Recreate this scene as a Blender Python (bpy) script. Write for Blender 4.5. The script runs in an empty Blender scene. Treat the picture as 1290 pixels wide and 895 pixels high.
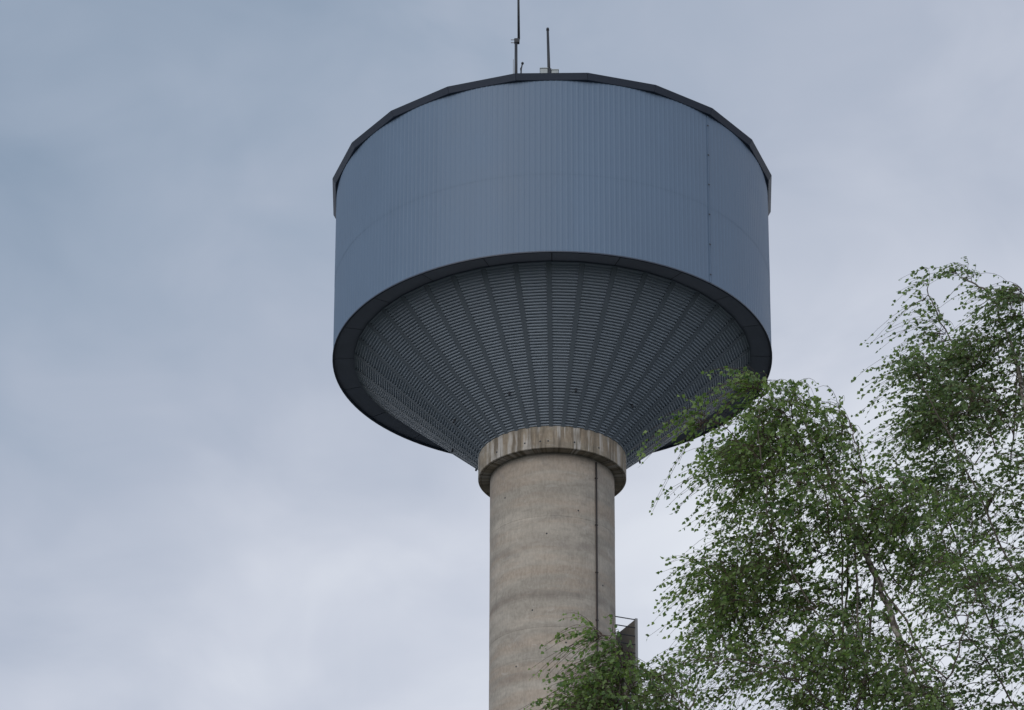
import bpy, bmesh, math, random
import numpy as np
from mathutils import Matrix, Vector

# ------------------------------------------------------------------ camera
scene = bpy.context.scene
COL = scene.collection
PITCH, YAW, ROLL = math.radians(13.650), math.radians(1.0105), math.radians(0.142)
FPX, SHY = 3016.88, 782.6                     # focal length and vertical shift, in pixels of a 1290 px wide frame
EYE = Vector((0, 0, 1.6))
cam_data = bpy.data.cameras.new('camera')
cam = bpy.data.objects.new('camera', cam_data)
COL.objects.link(cam)
ROT = Matrix.Rotation(YAW, 4, 'Z') @ Matrix.Rotation(math.pi / 2 + PITCH, 4, 'X') @ Matrix.Rotation(ROLL, 4, 'Z')
cam.matrix_world = Matrix.Translation(EYE) @ ROT
cam_data.sensor_width = 36
cam_data.lens = 36 * FPX / 1290
cam_data.shift_y = SHY / 1290
cam_data.clip_start = 0.1
cam_data.clip_end = 6000
scene.camera = cam

# ------------------------------------------------------------------ sky, sun, exposure
SUN_EL, SUN_AZ = math.radians(28), math.radians(-152)      # azimuth from +Y towards +X: behind and left of the viewer
world = bpy.data.worlds.new('World')
scene.world = world
world.use_nodes = True
nt = world.node_tree
nt.nodes.clear()


def N(tree, kind, **kw):
    n = tree.nodes.new(kind)
    for k, v in kw.items():
        if k in n.inputs.keys() if isinstance(k, str) else False:
            n.inputs[k].default_value = v
        else:
            setattr(n, k, v)
    return n


def ramp(tree, stops, interp='LINEAR'):
    n = tree.nodes.new('ShaderNodeValToRGB')
    n.color_ramp.interpolation = interp
    e = n.color_ramp.elements
    while len(e) < len(stops):
        e.new(0.5)
    for el, (p, c) in zip(e, stops):
        el.position = p
        el.color = (c[0], c[1], c[2], 1) if not isinstance(c, (int, float)) else (c, c, c, 1)
    return n


L = nt.links.new
wout = N(nt, 'ShaderNodeOutputWorld')
bg = N(nt, 'ShaderNodeBackground', Strength=0.1)
L(bg.outputs[0], wout.inputs[0])
sky = N(nt, 'ShaderNodeTexSky', sky_type='NISHITA', sun_disc=False)
sky.sun_elevation = SUN_EL
sky.sun_rotation = SUN_AZ
tc = N(nt, 'ShaderNodeTexCoord')
sep = N(nt, 'ShaderNodeSeparateXYZ')
L(tc.outputs['Generated'], sep.inputs[0])
mp = N(nt, 'ShaderNodeMapping', Location=(19.4, 12.86, -7.21), Scale=(1, 1, 1.5))
L(tc.outputs['Generated'], mp.inputs[0])
big = N(nt, 'ShaderNodeTexNoise', Scale=3.1, Detail=4.0, Roughness=0.5, Distortion=0.25)
small = N(nt, 'ShaderNodeTexNoise', Scale=11.0, Detail=4.5, Roughness=0.52, Distortion=0.5)
L(mp.outputs[0], big.inputs['Vector'])
L(mp.outputs[0], small.inputs['Vector'])
# thin overcast: brighter towards the horizon, broken by broad and small cloud texture
el = N(nt, 'ShaderNodeMapRange')
tilt = N(nt, 'ShaderNodeMath', operation='MULTIPLY_ADD')   # cloud is thinner low on the right
L(sep.outputs['X'], tilt.inputs[0]); tilt.inputs[1].default_value = -0.36; L(sep.outputs['Z'], tilt.inputs[2])
L(tilt.outputs[0], el.inputs['Value'])
el.inputs['From Min'].default_value = 0.28
el.inputs['From Max'].default_value = 0.62
el.inputs['To Min'].default_value = 0.86
el.inputs['To Max'].default_value = 0.28
m1 = N(nt, 'ShaderNodeMath', operation='MULTIPLY_ADD')
L(big.outputs['Fac'], m1.inputs[0]); m1.inputs[1].default_value = 1.15; m1.inputs[2].default_value = -0.575
m2 = N(nt, 'ShaderNodeMath', operation='MULTIPLY_ADD')
L(small.outputs['Fac'], m2.inputs[0]); m2.inputs[1].default_value = 0.46; m2.inputs[2].default_value = -0.23
a1 = N(nt, 'ShaderNodeMath', operation='ADD')
a2 = N(nt, 'ShaderNodeMath', operation='ADD')
L(el.outputs[0], a1.inputs[0]); L(m1.outputs[0], a1.inputs[1])
L(a1.outputs[0], a2.inputs[0]); L(m2.outputs[0], a2.inputs[1])
cl = ramp(nt, [(0.0, (2.5, 3.3, 4.4)), (0.28, (3.65, 4.35, 5.45)), (0.5, (4.75, 5.25, 6.3)),
               (0.75, (6.4, 6.75, 7.65)), (1.0, (8.2, 8.5, 9.1))])
L(a2.outputs[0], cl.inputs[0])
mix = N(nt, 'ShaderNodeMix', data_type='RGBA')
mix.inputs['Factor'].default_value = 0.9
L(sky.outputs[0], mix.inputs['A'])
L(cl.outputs[0], mix.inputs['B'])
L(mix.outputs['Result'], bg.inputs['Color'])

sun_data = bpy.data.lights.new('sun', 'SUN')
sun_data.energy = 1.12
sun_data.angle = math.radians(50)
sun_data.color = (1.0, 0.95, 0.88)
sun = bpy.data.objects.new('sun', sun_data)
COL.objects.link(sun)
sd = Vector((math.sin(SUN_AZ) * math.cos(SUN_EL), math.cos(SUN_AZ) * math.cos(SUN_EL), math.sin(SUN_EL)))
sun.rotation_euler = (-sd).to_track_quat('-Z', 'Y').to_euler()
sun.location = (0, 0, 80)

vs = scene.view_settings
vs.view_transform = 'Standard'
vs.look = 'None'
vs.exposure = 0.0
vs.gamma = 1.0
vs.use_curve_mapping = False


# ------------------------------------------------------------------ helpers
def at(px, py, depth):
    """The point at distance `depth` in front of the viewer that lies in the direction of a photo pixel."""
    d = Vector(((px - 645) / FPX, -(py - 447.5 - SHY) / FPX, -1))
    d = ROT.to_3x3() @ d
    return EYE + d * (depth / d.y)


def link(name, mesh, mat, parent=None, smooth=False):
    if mat is not None and not mesh.materials:
        mesh.materials.append(mat)
    if smooth:
        mesh.polygons.foreach_set('use_smooth', [True] * len(mesh.polygons))
    o = bpy.data.objects.new(name, mesh)
    COL.objects.link(o)
    if parent is not None:
        o.parent = parent
    return o


def from_bm(bm, name='m'):
    bmesh.ops.recalc_face_normals(bm, faces=bm.faces)
    me = bpy.data.meshes.new(name)
    bm.to_mesh(me)
    bm.free()
    return me


def mesh_py(verts, faces, name='m'):
    me = bpy.data.meshes.new(name)
    me.from_pydata(verts, [], faces)
    me.update()
    return me


def box_bm(bm, c, s, rz=0.0, bevel=0.0):
    r = bmesh.ops.create_cube(bm, size=1.0)
    M = Matrix.Translation(c) @ Matrix.Rotation(rz, 4, 'Z') @ Matrix.Diagonal((s[0], s[1], s[2], 1))
    bmesh.ops.transform(bm, matrix=M, verts=r['verts'])
    if bevel:
        ed = {e for v in r['verts'] for e in v.link_edges}
        bmesh.ops.bevel(bm, geom=list(ed), offset=bevel, segments=1, affect='EDGES')


def rod_bm(bm, a, b, r1, r2=None, n=8):
    a, b = Vector(a), Vector(b)
    d = b - a
    q = d.to_track_quat('Z', 'Y').to_matrix().to_4x4()
    bmesh.ops.create_cone(bm, cap_ends=True, segments=n, radius1=r1, radius2=r1 if r2 is None else r2, depth=d.length,
                          matrix=Matrix.Translation((a + b) / 2) @ q)


def lathe(profile, n, a0=0.0, a1=2 * math.pi, closed_profile=False):
    """Revolve (r, z) pairs about Z; angle 0 faces -Y and grows towards +X."""
    full = abs(a1 - a0 - 2 * math.pi) < 1e-6
    m = n if full else n + 1
    V, F = [], []
    for i in range(m):
        a = a0 + (a1 - a0) * i / n
        s, c = math.sin(a), -math.cos(a)
        for r, z in profile:
            V.append((r * s, r * c, z))
    k = len(profile)
    for i in range(n):
        j = (i + 1) % m
        for p in range(k if closed_profile else k - 1):
            q = (p + 1) % k
            F.append((i * k + p, j * k + p, j * k + q, i * k + q))
    return mesh_py(V, F)


def empty(name, loc, label, cat, group=None):
    o = bpy.data.objects.new(name, None)
    COL.objects.link(o)
    o.location = loc
    o['label'] = label
    o['category'] = cat
    if group:
        o['group'] = group
    o.empty_display_size = 0.5
    return o


# ------------------------------------------------------------------ materials
def material(name, rough=0.8, spec=0.3, metallic=0.0):
    m = bpy.data.materials.new(name)
    m.use_nodes = True
    b = m.node_tree.nodes['Principled BSDF']
    b.inputs['Roughness'].default_value = rough
    b.inputs['Specular IOR Level'].default_value = spec
    b.inputs['Metallic'].default_value = metallic
    return m, m.node_tree, b


def noise(t, vec, scale, detail=4, rough=0.55, loc=None, sc=None, dist=0.0):
    n = N(t, 'ShaderNodeTexNoise', Scale=scale, Detail=detail, Roughness=rough, Distortion=dist)
    if sc or loc:
        mpn = N(t, 'ShaderNodeMapping', Scale=sc or (1, 1, 1), Location=loc or (0, 0, 0))
        t.links.new(vec, mpn.inputs[0])
        vec = mpn.outputs[0]
    t.links.new(vec, n.inputs['Vector'])
    return n.outputs['Fac']


def mixc(t, fac, a, b, mode='MIX'):
    n = N(t, 'ShaderNodeMix', data_type='RGBA', blend_type=mode)
    for k, v in (('Factor', fac), ('A', a), ('B', b)):
        if hasattr(v, 'is_output'):
            t.links.new(v, n.inputs[k])
        elif isinstance(v, (int, float)):
            n.inputs[k].default_value = v
        else:
            n.inputs[k].default_value = (*v, 1)
    return n.outputs['Result']


def obj_coord(t):
    return N(t, 'ShaderNodeTexCoord').outputs['Object']


def geo_pos(t):
    return N(t, 'ShaderNodeNewGeometry').outputs['Position']


def painted_steel(name, col, var=0.10, rough=0.42, spec=0.5, streak=0.12, batch=0.045):
    m, t, b = material(name, rough, spec)
    p = geo_pos(t)
    n1 = noise(t, p, 0.5, 4, loc=(4, 2, 1))
    n2 = noise(t, p, 3.0, 3, sc=(1, 1, 0.06))
    lo = tuple(c * (1 - var) for c in col)
    hi = tuple(min(1, c * (1 + var)) for c in col)
    c1 = mixc(t, n1, lo, hi)
    r = ramp(t, [(0.42, 0.0), (0.75, 1.0)])
    t.links.new(n2, r.inputs[0])
    mm = N(t, 'ShaderNodeMath', operation='MULTIPLY')
    t.links.new(r.outputs[0], mm.inputs[0]); mm.inputs[1].default_value = streak
    c2 = mixc(t, mm.outputs[0], c1, tuple(c * 0.6 for c in col))
    oi = N(t, 'ShaderNodeObjectInfo')                     # sheets from different batches differ a little
    c2 = mixc(t, 1.0, c2, mixc(t, oi.outputs['Random'], (1 - batch,) * 3, (1 + batch,) * 3), 'MULTIPLY')
    t.links.new(c2, b.inputs['Base Color'])
    rr = N(t, 'ShaderNodeMapRange')
    t.links.new(n1, rr.inputs['Value'])
    rr.inputs['To Min'].default_value = rough - 0.08
    rr.inputs['To Max'].default_value = rough + 0.10
    t.links.new(rr.outputs[0], b.inputs['Roughness'])
    return m


M_WALL = painted_steel('wall_steel', (0.138, 0.205, 0.305), 0.08, 0.52, 0.45, 0.08, 0.02)
M_FASCIA = painted_steel('fascia_steel', (0.060, 0.075, 0.108), 0.10, 0.5, 0.4)
M_SOFFIT = painted_steel('soffit_steel', (0.27, 0.30, 0.38), 0.18, 0.6, 0.3)
M_CONE = painted_steel('cone_steel', (0.38, 0.44, 0.51), 0.08, 0.38, 0.5)
M_RIB = painted_steel('rib_steel', (0.20, 0.24, 0.285), 0.08, 0.5, 0.4)
M_ROOF = painted_steel('roof_felt', (0.09, 0.09, 0.10), 0.15, 0.9, 0.2)
M_DARK = painted_steel('dark_steel', (0.035, 0.04, 0.05), 0.15, 0.5, 0.4)
M_PIPE = painted_steel('conduit_steel', (0.05, 0.045, 0.045), 0.15, 0.6, 0.3)
M_GALV = painted_steel('galvanised_steel', (0.30, 0.31, 0.32), 0.15, 0.5, 0.4)
M_SCREEN = painted_steel('screen_steel', (0.21, 0.195, 0.175), 0.2, 0.7, 0.3)
M_BOX = painted_steel('box_grey', (0.42, 0.46, 0.47), 0.1, 0.6, 0.3)


def concrete(name, base, collar=False):
    m, t, b = material(name, 0.92, 0.2)
    p = obj_coord(t)
    # cylindrical coordinates so that bands and streaks run round and down the shaft
    sx = N(t, 'ShaderNodeSeparateXYZ')
    t.links.new(p, sx.inputs[0])
    ang = N(t, 'ShaderNodeMath', operation='ARCTAN2')
    t.links.new(sx.outputs['X'], ang.inputs[0]); t.links.new(sx.outputs['Y'], ang.inputs[1])
    sa = N(t, 'ShaderNodeMath', operation='SINE'); ca = N(t, 'ShaderNodeMath', operation='COSINE')
    t.links.new(ang.outputs[0], sa.inputs[0]); t.links.new(ang.outputs[0], ca.inputs[0])
    cyl = N(t, 'ShaderNodeCombineXYZ')
    t.links.new(sa.outputs[0], cyl.inputs['X']); t.links.new(ca.outputs[0], cyl.inputs['Y'])
    t.links.new(sx.outputs['Z'], cyl.inputs['Z'])
    v = cyl.outputs[0]
    def soft(n, lo, hi, amt):
        r = ramp(t, [(lo, 0.0), (hi, 1.0)], 'EASE')
        t.links.new(n, r.inputs[0])
        k = N(t, 'ShaderNodeMath', operation='MULTIPLY')
        t.links.new(r.outputs[0], k.inputs[0]); k.inputs[1].default_value = amt
        return k.outputs[0]
    patch = noise(t, v, 1.0, 6, 0.62, sc=(0.9, 0.9, 1.3), loc=(1.7, 5, 2), dist=0.15)
    patch2 = noise(t, v, 1.0, 5, 0.6, sc=(2.6, 2.6, 1.3), loc=(6.1, 2, 4), dist=0.4)
    bands = noise(t, v, 1.0, 4, 0.6, sc=(0.5, 0.5, 1.9), loc=(3, 0, 7.3), dist=0.3)
    fine = noise(t, v, 1.0, 4, 0.65, sc=(30, 30, 6))
    boards = noise(t, v, 1.0, 2, 0.5, sc=(3, 3, 7.5), loc=(1, 1, 1))
    grain = noise(t, p, 30, 3, 0.7)
    streak = noise(t, v, 1.0, 3, 0.6, sc=(8, 8, 0.22), loc=(0.4, 2, 0))
    c = mixc(t, soft(patch, 0.34, 0.66, 1.0), tuple(x * 0.74 for x in base), tuple(x * 1.16 for x in base))
    warm = (base[0] * 1.0, base[1] * 0.84, base[2] * 0.74)
    c = mixc(t, soft(bands, 0.42, 0.62, 0.55), c, warm)
    c = mixc(t, soft(patch2, 0.54, 0.70, 0.45), c, (base[0] * 0.62, base[1] * 0.63, base[2] * 0.68))
    c = mixc(t, soft(boards, 0.50, 0.70, 0.22), c, tuple(x * 0.7 for x in base))
    c = mixc(t, soft(streak, 0.52, 0.72, 0.28), c, tuple(x * 0.58 for x in base))
    c = mixc(t, 0.28, c, mixc(t, soft(fine, 0.3, 0.7, 1.0), tuple(x * 0.62 for x in base), tuple(x * 1.3 for x in base)))
    mott = noise(t, v, 1.0, 6, 0.7, sc=(3.0, 3.0, 4.5), loc=(9, 4, 2), dist=0.3)
    c = mixc(t, soft(mott, 0.54, 0.70, 0.34), c, tuple(x * 0.55 for x in base))
    eff = noise(t, v, 1.0, 5, 0.65, sc=(3.2, 3.2, 2.2), loc=(0.8, 7, 5), dist=1.5)
    c = mixc(t, soft(eff, 0.60, 0.72, 0.55), c, (0.56, 0.53, 0.49))
    # dark water marks and lime where the pours meet
    zj = N(t, 'ShaderNodeMath', operation='ADD')
    t.links.new(sx.outputs['Z'], zj.inputs[0])
    wob = noise(t, v, 1.0, 3, 0.6, sc=(1.5, 1.5, 0.3), loc=(2, 3, 4))
    kw_ = N(t, 'ShaderNodeMath', operation='MULTIPLY_ADD')
    t.links.new(wob, kw_.inputs[0]); kw_.inputs[1].default_value = 0.5; kw_.inputs[2].default_value = -0.25
    t.links.new(kw_.outputs[0], zj.inputs[1])
    for zc_, hw, amt, colr in () if collar else ((36.22, 0.30, 0.55, (0.19, 0.165, 0.15)), (35.0, 0.16, 0.32, (0.22, 0.19, 0.165)), (38.2, 0.35, 0.30, (0.23, 0.20, 0.18)), (33.1, 0.3, 0.35, (0.24, 0.18, 0.15))):
        dz_ = N(t, 'ShaderNodeMath', operation='SUBTRACT'); t.links.new(zj.outputs[0], dz_.inputs[0]); dz_.inputs[1].default_value = zc_
        ab = N(t, 'ShaderNodeMath', operation='ABSOLUTE'); t.links.new(dz_.outputs[0], ab.inputs[0])
        mr = N(t, 'ShaderNodeMapRange', interpolation_type='SMOOTHSTEP'); t.links.new(ab.outputs[0], mr.inputs['Value'])
        mr.inputs['From Min'].default_value = 0.0; mr.inputs['From Max'].default_value = hw
        mr.inputs['To Min'].default_value = amt; mr.inputs['To Max'].default_value = 0.0
        k2 = N(t, 'ShaderNodeMath', operation='MULTIPLY'); t.links.new(mr.outputs[0], k2.inputs[0]); t.links.new(soft(patch2, 0.3, 0.6, 1.0), k2.inputs[1])
        c = mixc(t, k2.outputs[0], c, colr)
    if collar:
        # lime runs washed down from under the cladding, and dark algae between them
        lime = noise(t, v, 1.0, 4, 0.6, sc=(16, 16, 0.5), loc=(8, 1, 3))
        big_l = noise(t, v, 1.0, 2, 0.5, sc=(2.2, 2.2, 1.2), loc=(2, 9, 1))
        ml = N(t, 'ShaderNodeMath', operation='MULTIPLY')
        r3 = ramp(t, [(0.48, 0.0), (0.57, 1.0)])
        t.links.new(lime, r3.inputs[0])
        r4 = ramp(t, [(0.36, 0.0), (0.56, 1.0)])
        t.links.new(big_l, r4.inputs[0])
        t.links.new(r3.outputs[0], ml.inputs[0]); t.links.new(r4.outputs[0], ml.inputs[1])
        ml2 = N(t, 'ShaderNodeMath', operation='MULTIPLY')
        t.links.new(ml.outputs[0], ml2.inputs[0]); ml2.inputs[1].default_value = 0.65
        dk = noise(t, v, 1.0, 4, 0.6, sc=(13, 13, 0.4), loc=(5, 3, 8))
        r5 = ramp(t, [(0.46, 0.0), (0.62, 1.0)])
        t.links.new(dk, r5.inputs[0])
        md = N(t, 'ShaderNodeMath', operation='MULTIPLY')
        t.links.new(r5.outputs[0], md.inputs[0]); md.inputs[1].default_value = 0.6
        c = mixc(t, md.outputs[0], c, (0.12, 0.105, 0.085))
        c = mixc(t, ml2.outputs[0], c, (0.70, 0.68, 0.65))
    t.links.new(c, b.inputs['Base Color'])
    bmp = N(t, 'ShaderNodeBump', Strength=0.35, Distance=0.02)
    ad = N(t, 'ShaderNodeMath', operation='ADD')
    t.links.new(fine, ad.inputs[0]); t.links.new(grain, ad.inputs[1])
    t.links.new(ad.outputs[0], bmp.inputs['Height'])
    t.links.new(bmp.outputs[0], b.inputs['Normal'])
    return m


M_CONC = concrete('column_concrete', (0.465, 0.428, 0.375))
M_COLLAR = concrete('collar_concrete', (0.43, 0.38, 0.305), True)


def bark():
    m, t, b = material('birch_bark', 0.85, 0.25)
    p = geo_pos(t)
    n1 = noise(t, p, 6.0, 4, 0.6, sc=(1, 1, 2.5))
    r = ramp(t, [(0.34, (0.07, 0.06, 0.055)), (0.46, (0.30, 0.27, 0.24)), (0.66, (0.50, 0.47, 0.44))])
    t.links.new(n1, r.inputs[0])
    t.links.new(r.outputs[0], b.inputs['Base Color'])
    return m


def twig_bark(name, lo, hi):
    m, t, b = material(name, 0.8, 0.2)
    n1 = noise(t, geo_pos(t), 9.0, 3)
    t.links.new(mixc(t, n1, lo, hi), b.inputs['Base Color'])
    return m


def leaf(name, dark, light):
    m, t, b = material(name, 0.42, 0.5)
    at_ = N(t, 'ShaderNodeAttribute', attribute_name='tint')
    c = mixc(t, at_.outputs['Fac'], dark, light)
    t.links.new(c, b.inputs['Base Color'])
    tr = N(t, 'ShaderNodeBsdfTranslucent')
    t.links.new(mixc(t, 1.0, c, (1.1, 1.2, 0.55), 'MULTIPLY'), tr.inputs['Color'])
    mx = N(t, 'ShaderNodeMixShader')
    mx.inputs[0].default_value = 0.5
    t.links.new(b.outputs[0], mx.inputs[1]); t.links.new(tr.outputs[0], mx.inputs[2])
    out = t.nodes['Material Output']
    t.links.new(mx.outputs[0], out.inputs['Surface'])
    return m


M_BARK = bark()
M_TWIG = twig_bark('twig_bark', (0.045, 0.032, 0.026), (0.13, 0.095, 0.075))
M_LIMB = twig_bark('limb_bark', (0.07, 0.06, 0.052), (0.22, 0.19, 0.165))
M_LEAF_A = leaf('birch_leaf', (0.105, 0.185, 0.072), (0.280, 0.385, 0.140))
M_LEAF_B = leaf('birch_leaf_grey', (0.108, 0.178, 0.090), (0.265, 0.360, 0.165))

# ------------------------------------------------------------------ ground
gm, gt, gb = material('gravel_ground', 0.95, 0.1)
gn = noise(gt, geo_pos(gt), 0.15, 6, 0.6)
gt.links.new(mixc(gt, gn, (0.05, 0.056, 0.05), (0.085, 0.086, 0.08)), gb.inputs['Base Color'])
ground = link('ground', mesh_py([(-2500, -2500, 0), (2500, -2500, 0), (2500, 2500, 0), (-2500, 2500, 0)], [(0, 1, 2, 3)]), gm)
ground['kind'] = 'structure'

# ------------------------------------------------------------------ water tower
TY = 85.0
R = 8.5
Z_RIM, Z_LAP, Z_WALLTOP, Z_TOP = 46.60, 49.72, 53.52, 53.71
Z_COLLAR0, Z_COLLAR1 = 41.84, 42.74
R_COLLAR, R_COL = 2.85, 2.39
tower = empty('water_tower', (0, TY, 0), 'water tower with blue-grey steel clad tank on a round concrete column', 'water tower')

# column: slip-formed shaft with shallow joints between the pours
prof = [(R_COL, -0.2)]
joints = [3.1, 6.2, 9.3, 12.4, 15.5, 18.6, 21.7, 24.8, 27.9, 31.0, 33.7, 34.9, 36.15, 39.3]
for i, z in enumerate(joints):
    ofs = 0.004 if i % 2 else 0.0
    ofs0 = 0.0 if i % 2 else 0.004
    prof += [(R_COL + ofs0, z - 0.05), (R_COL - 0.003, z - 0.035), (R_COL - 0.003, z + 0.0), (R_COL + ofs, z + 0.02)]
prof.append((R_COL, Z_COLLAR0 + 0.35))
link('column', lathe(prof, 240), M_CONC, tower, False)
tb = bmesh.new()
rod_bm(tb, (0, -(R_COL - 0.05), 0), (0, -(R_COL + 0.006), 0), 0.034, n=10)
tm = from_bm(tb)
column = tower.children[0]
for a_, z_ in ((-34, 33.5), (-18, 35.6), (12, 34.3), (-5, 38.6), (24, 39.6), (-48, 40.4), (52, 36.9)):
    o = link('tie_hole', tm, M_DARK, column)
    o.rotation_euler.z = math.radians(a_)
    o.location.z = z_
# collar: ring beam with eased edges and a drip groove
cp = [(R_COL - 0.02, Z_COLLAR0 + 0.02), (R_COLLAR - 0.14, Z_COLLAR0 + 0.012), (R_COLLAR - 0.12, Z_COLLAR0 + 0.035), (R_COLLAR - 0.09, Z_COLLAR0 + 0.035),
      (R_COLLAR - 0.07, Z_COLLAR0), (R_COLLAR - 0.02, Z_COLLAR0), (R_COLLAR, Z_COLLAR0 + 0.02), (R_COLLAR, Z_COLLAR1 - 0.02),
      (R_COLLAR - 0.02, Z_COLLAR1), (R_COLLAR - 0.3, Z_COLLAR1 + 0.02)]
collar = link('collar', lathe(cp, 144), M_COLLAR, tower, False)
tb = bmesh.new()
rod_bm(tb, (0, -(R_COLLAR - 0.05), 0), (0, -(R_COLLAR + 0.006), 0), 0.034, n=10)
tm = from_bm(tb)
for a_ in (-9, -3, -21, 17, 38, -47):
    o = link('tie_hole', tm, M_DARK, collar)
    o.rotation_euler.z = math.radians(a_)
    o.location.z = Z_COLLAR0 + 0.27

# wall: two courses of ribbed sheets
NS, RIBS = 21, 13


def wall_sheet_mesh(z0, z1, dr):
    V, F = [], []
    da = 2 * math.pi / NS
    pts = []
    d = 0.0075
    for i in range(RIBS):
        for f, h in ((0.0, 0.0), (0.55, 0.0), (0.66, 1.0), (0.89, 1.0)):
            pts.append(((i + f) / RIBS * da, R + dr - d * 0.5 + d * h))
    pts.append((da, R + dr - d * 0.5))
    for a, r in pts:
        V.append((r * math.sin(a), -r * math.cos(a), z0))
        V.append((r * math.sin(a), -r * math.cos(a), z1))
    for i in range(len(pts) - 1):
        F.append((2 * i, 2 * i + 2, 2 * i + 3, 2 * i + 1))
    return mesh_py(V, F)


me_lo, me_hi = wall_sheet_mesh(Z_RIM + 0.03, Z_LAP + 0.06, 0.0), wall_sheet_mesh(Z_LAP, Z_WALLTOP + 0.15, 0.0045)
for k in range(NS):
    for me in (me_lo, me_hi):
        o = link('wall_sheet', me, M_WALL, tower)
        o.rotation_euler.z = (k + 0.31) * 2 * math.pi / NS
# inner drum behind the sheets, drip flashing along the rim
link('tank_drum', lathe([(R - 0.12, Z_RIM + 0.2), (R - 0.12, Z_WALLTOP + 0.1)], 126), M_SOFFIT, tower, True)
link('rim_flashing', lathe([(R - 0.06, Z_RIM + 0.02), (R + 0.012, Z_RIM), (R + 0.028, Z_RIM + 0.004), (R + 0.028, Z_RIM + 0.05), (R - 0.02, Z_RIM + 0.06)], 126), M_FASCIA, tower)
# soffit ring, one plate per fascia bay
R_CT = 7.66
for k in range(NS):
    a0 = k * 2 * math.pi / NS + 0.0015
    a1 = (k + 1) * 2 * math.pi / NS - 0.0015
    link('soffit_panel', lathe([(R - 0.03, Z_RIM + 0.10), (R_CT - 0.06, Z_RIM + 0.16)], 6, a0, a1), M_SOFFIT, tower)
# vertical seam cover with bolts
sa_ = math.radians(42.6)
seam = bmesh.new()
box_bm(seam, (0, -(R + 0.012), (Z_RIM + Z_WALLTOP) / 2 + 0.02), (0.035, 0.03, Z_WALLTOP - Z_RIM - 0.1))
so = link('seam_cover', from_bm(seam), M_WALL, tower)
so.rotation_euler.z = sa_
bo = bmesh.new()
box_bm(bo, (0.0, 0, 0), (0.075, 0.02, 0.05), 0, 0.006)
me = from_bm(bo)
z = Z_WALLTOP - 0.45
while z > Z_RIM + 0.3:
    o = link('seam_clip', me, M_DARK, so)
    o.location = (0, -(R + 0.033), z)
    z -= 1.22

# flared fascia, 21 straight lengths
R_T, R_B = 8.745, 8.625
Z_FB = Z_TOP - 0.205
ha = math.pi / NS


def fascia_mesh():
    bm = bmesh.new()
    prof_ = [(R_T, Z_TOP), (R_B, Z_FB), (R_B - 0.05, Z_FB - 0.004), (R - 0.10, Z_FB + 0.03), (R - 0.10, Z_TOP + 0.01), (R_T - 0.03, Z_TOP + 0.015)]
    rows = []
    g = 0.0006
    for s in (-1, 1):
        rows.append([bm.verts.new((r * math.sin(s * (ha - g)), -r * math.cos(ha - g), z)) for r, z in prof_])
    k = len(prof_)
    for i in range(k):
        bm.faces.new((rows[0][i], rows[1][i], rows[1][(i + 1) % k], rows[0][(i + 1) % k]))
    bm.faces.new(rows[0]); bm.faces.new(rows[1][::-1])
    return from_bm(bm)


fm = fascia_mesh()
for k in range(NS):
    o = link('fascia_panel', fm, M_FASCIA, tower)
    o.rotation_euler.z = k * 2 * ha
link('roof', lathe([(8.72, Z_TOP + 0.012), (8.4, Z_TOP + 0.02), (0.02, Z_TOP + 0.30)], 21, ha, ha + 2 * math.pi), M_ROOF, tower)

# conical underside: 40 bays of horizontally ribbed sheet between flat cover strips
NB = 40
C0 = (R_COLLAR - 0.06, Z_COLLAR1 - 0.01)
C1 = (R_CT, Z_RIM + 0.13)
ROWS = 55
clen = math.hypot(C1[0] - C0[0], C1[1] - C0[1])
tx, tz = (C1[0] - C0[0]) / clen, (C1[1] - C0[1]) / clen
nx, nz = tz, -tx                              # outward-down normal


def cone_panel_mesh():
    V, F = [], []
    hb = math.pi / NB
    d = 0.050
    seq = []
    for i in range(ROWS):
        for f, h in ((0.0, 0.0), (0.30, 0.0), (0.52, 1.0), (0.80, 1.0)):
            seq.append(((i + f) / ROWS * clen, h * d))
    seq.append((clen, 0.0))
    for s, h in seq:
        r = C0[0] + tx * s + nx * h
        z = C0[1] + tz * s + nz * h
        V.append((-r * math.tan(hb), -r, z))
        V.append((r * math.tan(hb), -r, z))
    for i in range(len(seq) - 1):
        F.append((2 * i, 2 * i + 1, 2 * i + 3, 2 * i + 2))
    return mesh_py(V, F)


def cone_rib_mesh():
    bm = bmesh.new()
    w0, w1, h0, h1 = 0.070, 0.098, -0.02, 0.066
    vs_ = []
    for s, w in ((0.02, w0), (clen - 0.01, w1)):
        for h in (h0, h1):
            r = C0[0] + tx * s + nx * h
            z = C0[1] + tz * s + nz * h
            vs_.append([bm.verts.new((-w, -r, z)), bm.verts.new((w, -r, z))])
    a, b, c, d = vs_
    for f in ((b[0], b[1], d[1], d[0]), (a[0], b[0], d[0], c[0]), (a[1], c[1], d[1], b[1]), (a[0], a[1], b[1], b[0]), (c[0], d[0], d[1], c[1]), (a[0], c[0], c[1], a[1])):
        bm.faces.new(f)
    return from_bm(bm)


cm, rm = cone_panel_mesh(), cone_rib_mesh()
A0 = math.radians(-0.8)
rr_ = random.Random(5)
for k in range(NB):
    o = link('cone_panel', cm, M_CONE, tower)
    o.rotation_euler.z = A0 + (k + 0.5) * 2 * math.pi / NB
    o = link('cone_rib', rm, M_RIB, tower)
    o.rotation_euler.z = A0 + k * 2 * math.pi / NB
link('cone_liner', lathe([(C0[0] - 0.08, C0[1]), (C1[0] - 0.05, C1[1] + 0.06)], 40), M_SOFFIT, tower)
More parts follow.
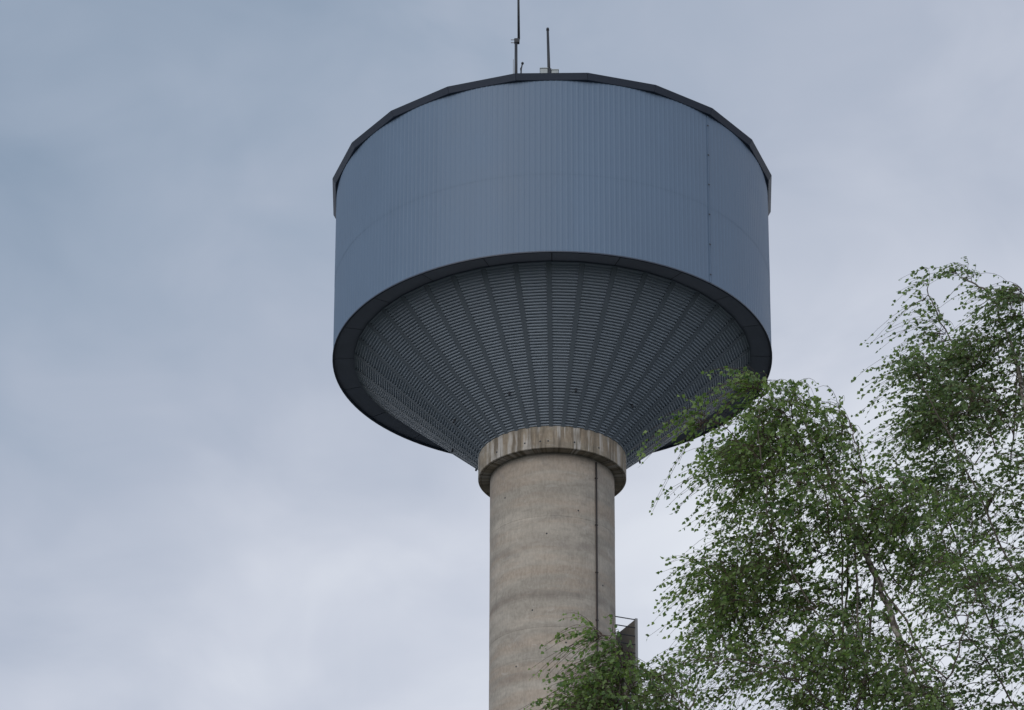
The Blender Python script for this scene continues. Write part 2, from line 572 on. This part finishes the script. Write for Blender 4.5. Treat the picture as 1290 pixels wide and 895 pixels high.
# small drain spouts half way up the cone
vb = bmesh.new()
s_v = (3.98 - C0[0]) / tx
pv = Vector((0, -(C0[0] + tx * s_v), C0[1] + tz * s_v))
nv = Vector((0, -nx, nz))
rod_bm(vb, pv - nv * 0.02, pv + nv * 0.055, 0.045, 0.045, 10)
rod_bm(vb, pv + nv * 0.04, pv + nv * 0.05 + Vector((0, -0.02, -0.12)), 0.038, 0.038, 8)
vm = from_bm(vb)
for kb in (1, 5, 9, 13, 17, 21, 25, 28, 32, 37):
    o = link('drain_spout', vm, M_DARK, tower)
    o.rotation_euler.z = A0 + (kb + 0.5) * 2 * math.pi / NB

# conduit down the column with clips
cb = bmesh.new()
ca_ = math.radians(43)
cx, cy = math.sin(ca_), -math.cos(ca_)
rod_bm(cb, (cx * (R_COL + 0.045), cy * (R_COL + 0.045), 0.1), (cx * (R_COL + 0.045), cy * (R_COL + 0.045), Z_COLLAR0 - 0.10), 0.036, n=10)
cond = link('conduit', from_bm(cb), M_PIPE, tower, True)
kb_ = bmesh.new()
box_bm(kb_, (0, 0, 0), (0.11, 0.08, 0.035), ca_, 0.008)
me = from_bm(kb_)
z = 1.2
while z < Z_COLLAR0:
    o = link('conduit_clip', me, M_PIPE, cond)
    o.location = (cx * (R_COL + 0.04), cy * (R_COL + 0.04), z)
    z += 1.9

# balcony on the far right of the shaft, with a tall screen on its outer side
bd = Vector((0.915, 0.404, 0)).normalized()          # outwards
bt = Vector((0.404, -0.915, 0)).normalized()         # along the screen, towards the viewer
rot_b = math.atan2(bd.y, bd.x)
Z_B = 36.17
Lb, RO = 2.4, 2.91
ZF = Z_B - 3.0
fb = bmesh.new()
box_bm(fb, bd * ((RO + 2.0) / 2) + Vector((0, 0, ZF)), (RO - 2.0 + 0.1, Lb + 0.06, 0.08), rot_b)
balc = link('balcony_floor', from_bm(fb), M_GALV, tower)
for k in range(4):                                    # screen of four sheets
    sb = bmesh.new()
    w = Lb / 4
    c = bd * RO + bt * (-Lb / 2 + w * (k + 0.5)) + Vector((0, 0, (ZF + 0.05 + Z_B) / 2))
    box_bm(sb, c, (0.03, w - 0.012, Z_B - ZF - 0.05), rot_b)
    link('screen_sheet', from_bm(sb), M_SCREEN, balc)
for s in (-1, 1):
    pb = bmesh.new()
    c = bd * (RO + 0.005) + bt * (s * (Lb / 2 + 0.045)) + Vector((0, 0, (ZF + Z_B) / 2 + 0.0))
    box_bm(pb, c, (0.10, 0.08, Z_B - ZF + 0.04), rot_b, 0.006)
    link('corner_post', from_bm(pb), M_GALV, balc)
    for dz in (0.03, 0.36, 0.70, 1.04, 1.38):
        rb = bmesh.new()
        e0 = bd * (RO - 0.05) + bt * (s * (Lb / 2 + 0.045)) + Vector((0, 0, Z_B - dz))
        e1 = bd * 1.98 + bt * (s * (Lb / 2 + 0.045)) + Vector((0, 0, Z_B - dz))
        rod_bm(rb, e0, e1, 0.022, n=8)
        link('rail', from_bm(rb), M_DARK, balc)
    gb_ = bmesh.new()
    w_ = bt * (s * (Lb / 2 - 0.15))
    vv = [bd * (RO - 0.1) + Vector((0, 0, ZF - 0.05)), bd * 2.05 + Vector((0, 0, ZF - 0.05)), bd * 2.05 + Vector((0, 0, ZF - 0.95))]
    lo = [gb_.verts.new(v + w_ - bt * 0.02) for v in vv]
    hi = [gb_.verts.new(v + w_ + bt * 0.02) for v in vv]
    gb_.faces.new(lo); gb_.faces.new(hi[::-1])
    for i in range(3):
        gb_.faces.new((lo[i], lo[(i + 1) % 3], hi[(i + 1) % 3], hi[i]))
    link('bracket', from_bm(gb_), M_GALV, balc)

# ------------------------------------------------------------------ things on the roof
ZR = Z_TOP + 0.055
AY = TY - 7.55                                        # just inside the near roof edge


def roof_at(px, py):
    return at(px, py, AY)


def rel(p):
    return Vector(p)


bx = roof_at(650, 100).x
z50, z0p, zm = roof_at(650, 51).z, roof_at(653, -75).z, roof_at(650, 75).z
mast = empty('radio_mast', (bx, AY, ZR), 'tall thin mast with clamped whip running up from the tank roof edge', 'mast')
b = bmesh.new(); rod_bm(b, (0, 0, -0.03), (0.0, 0, z50 - ZR), 0.062, 0.055, 10); link('pole', from_bm(b), M_DARK, mast, True)
b = bmesh.new(); box_bm(b, (0, 0, 0.0), (0.3, 0.3, 0.03)); link('base_plate', from_bm(b), M_DARK, mast)
b = bmesh.new(); box_bm(b, (0.03, 0, z50 - ZR - 0.04), (0.2, 0.14, 0.19), 0, 0.02)
cl_o = link('clamp', from_bm(b), M_DARK, mast)
b = bmesh.new()
for dz in (0.02, -0.10):
    rod_bm(b, (-0.19, 0, z50 - ZR + dz), (-0.05, 0, z50 - ZR + dz), 0.016, n=6)
link('clamp_bolt', from_bm(b), M_GALV, cl_o)
b = bmesh.new()
rod_bm(b, (0.085, 0, z50 - ZR - 0.10), (0.10, 0, z50 - ZR + 0.06), 0.04, n=8)
rod_bm(b, (0.10, 0, z50 - ZR + 0.05), (roof_at(652.5, -75).x - bx, 0, z0p - ZR), 0.048, 0.03, 8)
link('whip', from_bm(b), M_DARK, mast, True)

px_ = roof_at(692.2, 95).x
ztop = roof_at(690, 38).z
wa = empty('whip_antenna', (px_, AY, ZR), 'short dark rod antenna leaning slightly beside grey roof boxes', 'antenna')
b = bmesh.new(); rod_bm(b, (0, 0, 0.0), (roof_at(690, 38).x - px_, 0, ztop - ZR), 0.062, 0.045, 10); link('rod', from_bm(b), M_DARK, wa, True)
b = bmesh.new(); rod_bm(b, (roof_at(690, 38).x - px_, 0, ztop - ZR - 0.02), (roof_at(690, 38).x - px_ - 0.002, 0, ztop - ZR + 0.07), 0.058, 0.05, 10); link('tip_cap', from_bm(b), M_DARK, wa, True)
b = bmesh.new(); rod_bm(b, (-0.05, 0, -0.02), (0.02, 0, 0.85), 0.10, 0.07, 10); link('mount', from_bm(b), M_DARK, wa, True)

for (p0, p1, ptop, lab) in ((680.5, 690, 87.2, 'taller pale grey box left of the short rod antenna on the roof'), (694.5, 703.5, 89.2, 'flatter pale grey box right of the short rod antenna on the roof')):
    x0, x1 = roof_at(p0, 95).x, roof_at(p1, 95).x
    h = roof_at(p0, ptop).z - ZR
    e = empty('equipment_box', ((x0 + x1) / 2, AY + 0.12, ZR), lab, 'box', 'grey boxes on the tank roof')
    b = bmesh.new(); box_bm(b, (0, 0, h / 2), (x1 - x0, 0.32, h), 0, 0.015); link('casing', from_bm(b), M_BOX, e)
    b = bmesh.new(); box_bm(b, (0, 0, h + 0.01), (x1 - x0 + 0.03, 0.36, 0.03), 0, 0.005); link('lid', from_bm(b), M_BOX, e)

sx_ = roof_at(655.5, 95).x
zt_ = roof_at(658, 78).z
se = empty('roof_sensor', (sx_, AY + 0.1, ZR), 'small bent rod with round head close beside the tall mast', 'sensor')
b = bmesh.new(); rod_bm(b, (0, 0, -0.01), (0.03, 0, zt_ - ZR - 0.22), 0.028, n=8); rod_bm(b, (0.03, 0, zt_ - ZR - 0.24), (0.075, 0, zt_ - ZR), 0.026, n=8)
link('stem', from_bm(b), M_DARK, se)
b = bmesh.new(); bmesh.ops.create_uvsphere(b, u_segments=12, v_segments=8, radius=0.052, matrix=Matrix.Translation((0.078, 0, zt_ - ZR))); link('head', from_bm(b), M_DARK, se, True)
b = bmesh.new(); box_bm(b, (0.02, 0, zt_ - ZR - 0.24), (0.06, 0.06, 0.10), 0, 0.01); link('junction', from_bm(b), M_DARK, se)
tx0 = roof_at(646.6, 95).x
zt2 = roof_at(646.6, 74).z
b = bmesh.new(); rod_bm(b, (0, 0, -0.01), (0, 0, zt2 - ZR), 0.016, 0.010, 6)
st = link('lightning_rod', from_bm(b), M_GALV)
st.location = (tx0, AY + 0.05, ZR)
st['label'] = 'very thin pale rod standing just left of the tall mast'
st['category'] = 'rod'


# ------------------------------------------------------------------ birches
def tubes(paths, sides):
    """paths: list of (points Nx3, radii N) -> verts, faces"""
    V, F, base = [], [], 0
    ang = np.arange(sides) * 2 * np.pi / sides
    cs, sn = np.cos(ang), np.sin(ang)
    for P, r in paths:
        P = np.asarray(P, float)
        d = np.gradient(P, axis=0)
        d /= np.linalg.norm(d, axis=1)[:, None] + 1e-9
        ref = np.where(np.abs(d[:, 2:3]) > 0.9, np.array([[1.0, 0, 0]]), np.array([[0, 0, 1.0]]))
        u = np.cross(d, ref); u /= np.linalg.norm(u, axis=1)[:, None] + 1e-9
        w = np.cross(d, u)
        ring = P[:, None, :] + np.asarray(r)[:, None, None] * (u[:, None, :] * cs[None, :, None] + w[:, None, :] * sn[None, :, None])
        V.append(ring.reshape(-1, 3))
        n = len(P)
        i = np.arange(n - 1)[:, None] * sides + base
        j = np.arange(sides)[None, :]
        jn = (j + 1) % sides
        F.append(np.stack([i + j, i + jn, i + sides + jn, i + sides + j], -1).reshape(-1, 4))
        base += n * sides
    return np.concatenate(V), np.concatenate(F)


def quick_mesh(name, V, F):
    k = F.shape[1]
    me = bpy.data.meshes.new(name)
    me.vertices.add(len(V)); me.vertices.foreach_set('co', V.astype(np.float32).ravel())
    me.loops.add(F.size); me.loops.foreach_set('vertex_index', F.astype(np.int32).ravel())
    me.polygons.add(len(F)); me.polygons.foreach_set('loop_start', np.arange(0, F.size, k, dtype=np.int32))
    me.update(calc_edges=True)
    return me


def smooth_path(pts, n):
    """Catmull-Rom through control points"""
    P = np.array([list(p) for p in pts], float)
    P = np.vstack([2 * P[0] - P[1], P, 2 * P[-1] - P[-2]])
    out = []
    m = len(P) - 3
    for t in np.linspace(0, m - 1e-6, n):
        i = int(t); f = t - i
        a, b_, c, d = P[i], P[i + 1], P[i + 2], P[i + 3]
        out.append(0.5 * (2 * b_ + (c - a) * f + (2 * a - 5 * b_ + 4 * c - d) * f * f + (3 * b_ - a - 3 * c + d) * f ** 3))
    return np.array(out)


def birch(label, base, trunk_px, limbs_px, blobs, seed, leafmat, leaf_len, wind=0.35, cover=1.0, tl=1.0, spr=0.8, holes=-0.75):
    rng = np.random.default_rng(seed)
    root = empty('birch_tree', base, label, 'tree', 'birches beside the tower')
    B = np.array(list(base))
    # trunk
    tp = [Vector(base) - Vector((0, 0, 0.1))] + [at(*p) for p in trunk_px]
    T = smooth_path(tp, 60)
    T[1:-1] += rng.normal(0, 0.018, (58, 3))
    hgt = T[:, 2]
    rad = 0.115 * np.clip(1 - (hgt - hgt[0]) / (hgt[-1] - hgt[0]), 0.0, 1) ** 0.85 + 0.012
    V, F = tubes([(T, rad)], 10)
    link('trunk', quick_mesh('trunk', V - B, F), M_BARK, root, True)
    tips = [T[q] + rng.normal(0, 0.10, 3) for q in (-1, -1, -2, -3, -4, -5, -6)]
    nodes = [T[8:]]
    noder = [rad[8:]]
    # limbs: first control point is the height fraction on the trunk
    for lp in limbs_px:
        i0 = int(np.clip(lp[0], 0, 1) * 59)
        pts = [T[i0]] + [list(at(*p)) for p in lp[1:]]
        n = 22
        P = smooth_path(pts, n)
        P[2:-1] += rng.normal(0, 0.022, (n - 3, 3))
        r0 = min(rad[i0] * 0.5, 0.032)
        r = np.linspace(r0, 0.009, n)
        V, F = tubes([(P, r)], 7)
        link('limb', quick_mesh('limb', V - B, F), M_LIMB, root, True)
        nodes.append(P[1:]); noder.append(r[1:])
        tips += [P[q] + rng.normal(0, 0.10, 3) for q in (-1, -1, -2, -4, -6, -8)]
    nodes = np.concatenate(nodes); noder = np.concatenate(noder)
    # sprays spread through the crown's volume
    C, K = [], []
    for (px, py, dep, rx, ry, rd, n) in blobs:
        c = np.array(list(at(px, py, dep)))
        s = dep / FPX * 1.04
        n = int(n * spr)
        q = rng.normal(0, 1, (n, 3)); q /= np.linalg.norm(q, axis=1)[:, None]
        q *= rng.uniform(0, 1, (n, 1)) ** (1 / 2.6)
        C.append(c + q * np.array([rx * s, rd, ry * s]))
        K.append(np.full(n, rd < 0.3))
    C = np.concatenate(C); K = np.concatenate(K)
    # leave irregular holes
    k1 = np.array([[1.9, 0.7, 1.1], [-0.8, 1.6, 1.9], [1.2, -1.5, 1.6]]) * 1.25
    g = np.sin(C @ k1.T + rng.uniform(0, 6, 3)).sum(1)
    C = np.concatenate([C[(g > holes) | K], np.array(tips)])
    # grow shortest first
    d0 = np.array([np.min(np.linalg.norm(nodes - c, axis=1)) for c in C])
    C = C[np.argsort(d0)]
    br = []
    twig_paths = []
    LP, LD, LT = [], [], []
    NA = np.zeros((len(nodes) + len(C) * 5, 3)); NA[:len(nodes)] = nodes
    nn = len(nodes)
    wv = np.array([-1.0, -0.12, 0.12]) * wind
    for c in C:
        cur = NA[:nn]
        dv = c - cur
        cost = np.linalg.norm(dv, axis=1) + np.maximum(0, -dv[:, 2]) * 1.3
        i = int(np.argmin(cost))
        a = cur[i]
        dist = np.linalg.norm(c - a)
        if dist > 2.6:
            continue
        mid = (a + c) / 2 + np.array([0, 0, 0.16 * dist]) + rng.normal(0, 0.06 * dist, 3)
        t = np.linspace(0, 1, 6)[:, None]
        P = (1 - t) ** 2 * a + 2 * t * (1 - t) * mid + t ** 2 * c
        br.append((P, np.linspace(0.007 + 0.005 * min(dist, 1.5), 0.0035, 6)))
        NA[nn:nn + 5] = P[1:]; nn += 5
        out = c - a; out /= np.linalg.norm(out) + 1e-9
        for k in range(rng.integers(3, 6)):
            t0 = rng.uniform(0.25, 1.0)
            s = (1 - t0) ** 2 * a + 2 * t0 * (1 - t0) * mid + t0 ** 2 * c
            dirn = out * 0.7 + rng.normal(0, 0.42, 3) + wv * 1.2 + np.array([0, 0, 0.15])
            dirn /= np.linalg.norm(dirn)
            ln = rng.uniform(0.30, 0.85) * tl
            tt = np.linspace(0, 1, 6)[:, None]
            Q = s + dirn * ln * tt + np.array([wv[0] * 0.6, 0, -0.75]) * ln * tt ** 2 * rng.uniform(0.6, 1.3)
            twig_paths.append((Q, np.linspace(0.0040, 0.0020, 6)))
            m = max(5, int(ln * 20 * cover * rng.uniform(0.75, 1.25)))
            u = np.sort(rng.uniform(0.12, 1.0, m)); u[-2:] = (0.95, 1.0)
            idx = np.clip(u * 5, 0, 4.999); ii = idx.astype(int); ff = (idx - ii)[:, None]
            pos = Q[ii] * (1 - ff) + Q[np.minimum(ii + 1, 5)] * ff
            tang = Q[np.minimum(ii + 1, 5)] - Q[ii]
            tang /= np.linalg.norm(tang, axis=1)[:, None] + 1e-9
            ld = tang * 0.45 + rng.normal(0, 0.42, (m, 3)) + np.array([wv[0] * 1.3, 0, -0.5])
            ld /= np.linalg.norm(ld, axis=1)[:, None]
            LP.append(pos + ld * 0.014); LD.append(ld)
            LT.append(np.clip(rng.normal(0.50, 0.28) + rng.normal(0, 0.16, m), 0, 1))
    V, F = tubes(br, 4)
    o = link('branches', quick_mesh('branches', V - B, F), M_TWIG, root)
    o['kind'] = 'stuff'
    V, F = tubes(twig_paths, 3)
    o = link('twigs', quick_mesh('twigs', V - B, F), M_TWIG, root)
    o['kind'] = 'stuff'
    P = np.concatenate(LP); D = np.concatenate(LD); Tn = np.concatenate(LT)
    n = len(P)
    side = np.cross(D, rng.normal(0, 1, (n, 3))); side /= np.linalg.norm(side, axis=1)[:, None] + 1e-9
    up = np.cross(side, D)
    ll = leaf_len * rng.uniform(0.6, 1.3, n)[:, None]
    wd = ll * rng.uniform(0.36, 0.48, (n, 1))
    fold = wd * rng.uniform(0.05, 0.45, (n, 1))
    v0 = P
    v1 = P + D * ll * 0.36 + side * wd + up * fold
    v2 = P + D * ll - up * ll * rng.uniform(-0.05, 0.18, (n, 1))
    v3 = P + D * ll * 0.36 - side * wd + up * fold
    v4 = P + D * ll * 0.40
    V = np.stack([v0, v1, v2, v3, v4], 1).reshape(-1, 3)
    b_ = (np.arange(n) * 5)[:, None]
    tri = np.array([[0, 4, 1], [1, 4, 2], [0, 3, 4], [3, 2, 4]])
    F = (b_[:, None, :] + tri[None, :, :]).reshape(-1, 3)
    me = quick_mesh('leaves', V - B, F)
    at_ = me.attributes.new('tint', 'FLOAT', 'FACE')
    at_.data.foreach_set('value', np.repeat(Tn, 4).astype(np.float32))
    crown = link('crown', me, leafmat, root)
    crown['kind'] = 'stuff'
    print('birch', seed, 'leaves', n, 'sprays', len(C))
    return root


def on_ground(px, dep):
    p = at(px, 895, dep)
    return Vector((p.x, dep, 0))


# the birch whose crown reaches in front of the tank and leans left
DA = 30.0
birch('leaning birch with a broad crown reaching across the tank rim', on_ground(1215, DA), [
    (1185, 1150, DA), (1160, 980, DA), (1146, 890, DA), (1128, 800, DA - 0.05), (1098, 715, DA - 0.1), (1064, 640, DA), (1034, 575, DA + 0.1), (1008, 520, DA + 0.1), (998, 490, DA + 0.1)],
    [(0.70, (1060, 800, DA - 0.5), (985, 700, DA - 0.9), (958, 580, DA - 1.0), (955, 505, DA - 1.0)),
     (0.66, (1050, 850, DA + 0.3), (960, 780, DA + 0.8), (895, 730, DA + 1.0), (890, 720, DA + 1.0)),
     (0.78, (1040, 700, DA + 0.4), (960, 610, DA + 0.9), (910, 574, DA + 1.1)),
     (0.63, (1080, 900, DA - 0.6), (990, 850, DA - 1.2), (915, 830, DA - 1.4)),
     (0.80, (1090, 640, DA - 0.4), (1085, 580, DA - 0.7), (1070, 530, DA - 0.8)),
     (0.72, (1140, 740, DA + 0.5), (1150, 650, DA + 0.8), (1130, 590, DA + 0.9)),
     (0.66, (1180, 850, DA - 0.5), (1220, 780, DA - 1.0), (1230, 720, DA - 1.1)),
     (0.55, (1060, 1060, DA + 0.9), (950, 960, DA + 1.6), (880, 900, DA + 1.8)),
     (0.50, (1260, 1100, DA), (1330, 1000, DA + 0.3))],
    [(1010, 548, DA, 62, 44, 0.9, 105), (966, 575, DA - 0.6, 46, 48, 0.8, 72), (920, 585, DA + 0.4, 32, 18, 0.5, 26),
     (955, 488, DA - 0.9, 14, 10, 0.25, 20), (886, 533, DA - 0.9, 6, 14, 0.2, 12), (1090, 830, DA - 1.3, 90, 60, 0.5, 70), (1170, 870, DA - 1.2, 60, 50, 0.5, 40), (1060, 570, DA - 0.3, 26, 44, 0.6, 34), (950, 640, DA, 32, 34, 0.7, 28),
     (1010, 650, DA - 0.5, 72, 66, 1.1, 135), (925, 745, DA + 0.6, 36, 34, 0.8, 46), (960, 755, DA, 80, 74, 1.1, 125),
     (1100, 650, DA, 66, 56, 1.0, 120), (1080, 760, DA, 100, 86, 1.2, 150), (905, 850, DA - 0.5, 56, 46, 0.9, 60),
     (1020, 870, DA, 120, 60, 1.3, 150), (1160, 790, DA, 90, 110, 1.1, 120), (1180, 670, DA + 0.3, 56, 66, 0.8, 60),
     (1000, 1000, DA, 170, 90, 1.5, 110), (1190, 980, DA, 150, 120, 1.5, 110), (1080, 1150, DA, 200, 120, 1.7, 90)],
    11, M_LEAF_A, 0.059, 0.35, 0.82)

# the taller birch behind, blown to the left
DB = 33.0
birch('taller birch with wind-swept top standing behind the leaning birch', on_ground(1440, DB), [
    (1420, 1150, DB), (1395, 950, DB), (1370, 820, DB), (1340, 700, DB), (1310, 590, DB), (1285, 480, DB), (1264, 410, DB), (1240, 366, DB), (1210, 350, DB)],
    [(0.60, (1300, 740, DB - 0.3), (1225, 610, DB - 0.6), (1175, 510, DB - 0.8), (1140, 450, DB - 0.8)),
     (0.70, (1270, 590, DB + 0.3), (1225, 490, DB + 0.6), (1185, 405, DB + 0.8), (1168, 365, DB + 0.8)),
     (0.57, (1290, 840, DB + 0.3), (1215, 710, DB + 0.7), (1185, 605, DB + 0.8), (1160, 550, DB + 0.9)),
     (0.74, (1320, 560, DB - 0.3), (1315, 450, DB - 0.4), (1302, 385, DB - 0.4), (1276, 358, DB - 0.4)),
     (0.55, (1310, 900, DB - 0.5), (1240, 830, DB - 0.9), (1190, 760, DB - 1.0)),
     (0.66, (1400, 650, DB), (1440, 560, DB), (1440, 480, DB)),
     (0.50, (1280, 1020, DB + 0.4), (1200, 940, DB + 0.8)),
     (0.55, (1460, 880, DB), (1520, 780, DB))],
    [(1226, 374, DB, 18, 14, 0.3, 9), (1240, 425, DB, 40, 44, 0.6, 46), (1285, 385, DB - 0.3, 26, 26, 0.4, 22), (1320, 420, DB, 30, 50, 0.5, 34), (1190, 412, DB + 0.7, 12, 36, 0.3, 14),
     (1212, 470, DB + 0.3, 36, 44, 0.7, 50), (1165, 472, DB - 0.7, 16, 26, 0.35, 15), (1188, 528, DB, 30, 40, 0.7, 36), (1220, 540, DB, 62, 62, 1.0, 90),
     (1275, 500, DB, 60, 80, 0.9, 95), (1190, 605, DB + 0.5, 36, 30, 0.7, 28), (1255, 620, DB, 72, 66, 1.1, 80), (1245, 760, DB, 90, 90, 1.2, 130),
     (1250, 880, DB, 110, 70, 1.3, 140), (1350, 600, DB, 70, 120, 1.1, 90), (1400, 780, DB, 110, 120, 1.4, 100), (1430, 980, DB, 150, 130, 1.6, 100),
     (1370, 450, DB, 50, 80, 0.8, 45), (1260, 1010, DB, 130, 100, 1.5, 80)],
    23, M_LEAF_B, 0.060, 0.55, 0.92)

# the low young birch in front of the shaft
DC = 27.0
birch('low young birch whose top covers the foot of the balcony', on_ground(835, DC), [
    (830, 1250, DC), (815, 1080, DC), (800, 960, DC), (790, 890, DC), (784, 845, DC), (776, 818, DC), (764, 802, DC)],
    [(0.72, (770, 950, DC - 0.3), (750, 905, DC - 0.5), (735, 880, DC - 0.5)),
     (0.78, (815, 900, DC + 0.3), (832, 880, DC + 0.5), (830, 850, DC + 0.5)),
     (0.70, (850, 940, DC - 0.3), (875, 880, DC - 0.5)),
     (0.62, (720, 1020, DC + 0.3), (670, 985, DC + 0.5)),
     (0.58, (880, 1050, DC), (930, 1000, DC))],
    [(784, 848, DC, 17, 34, 0.35, 74), (764, 888, DC - 0.2, 22, 26, 0.4, 60), (786, 905, DC, 26, 26, 0.5, 40), (836, 868, DC + 0.3, 18, 22, 0.4, 18),
     (850, 898, DC, 40, 28, 0.6, 26), (760, 960, DC, 80, 60, 0.9, 70), (850, 990, DC, 90, 80, 1.0, 70), (790, 1100, DC, 110, 90, 1.1, 60)],
    37, M_LEAF_A, 0.053, 0.40, 0.9, 0.95, 0.55, -1.6)
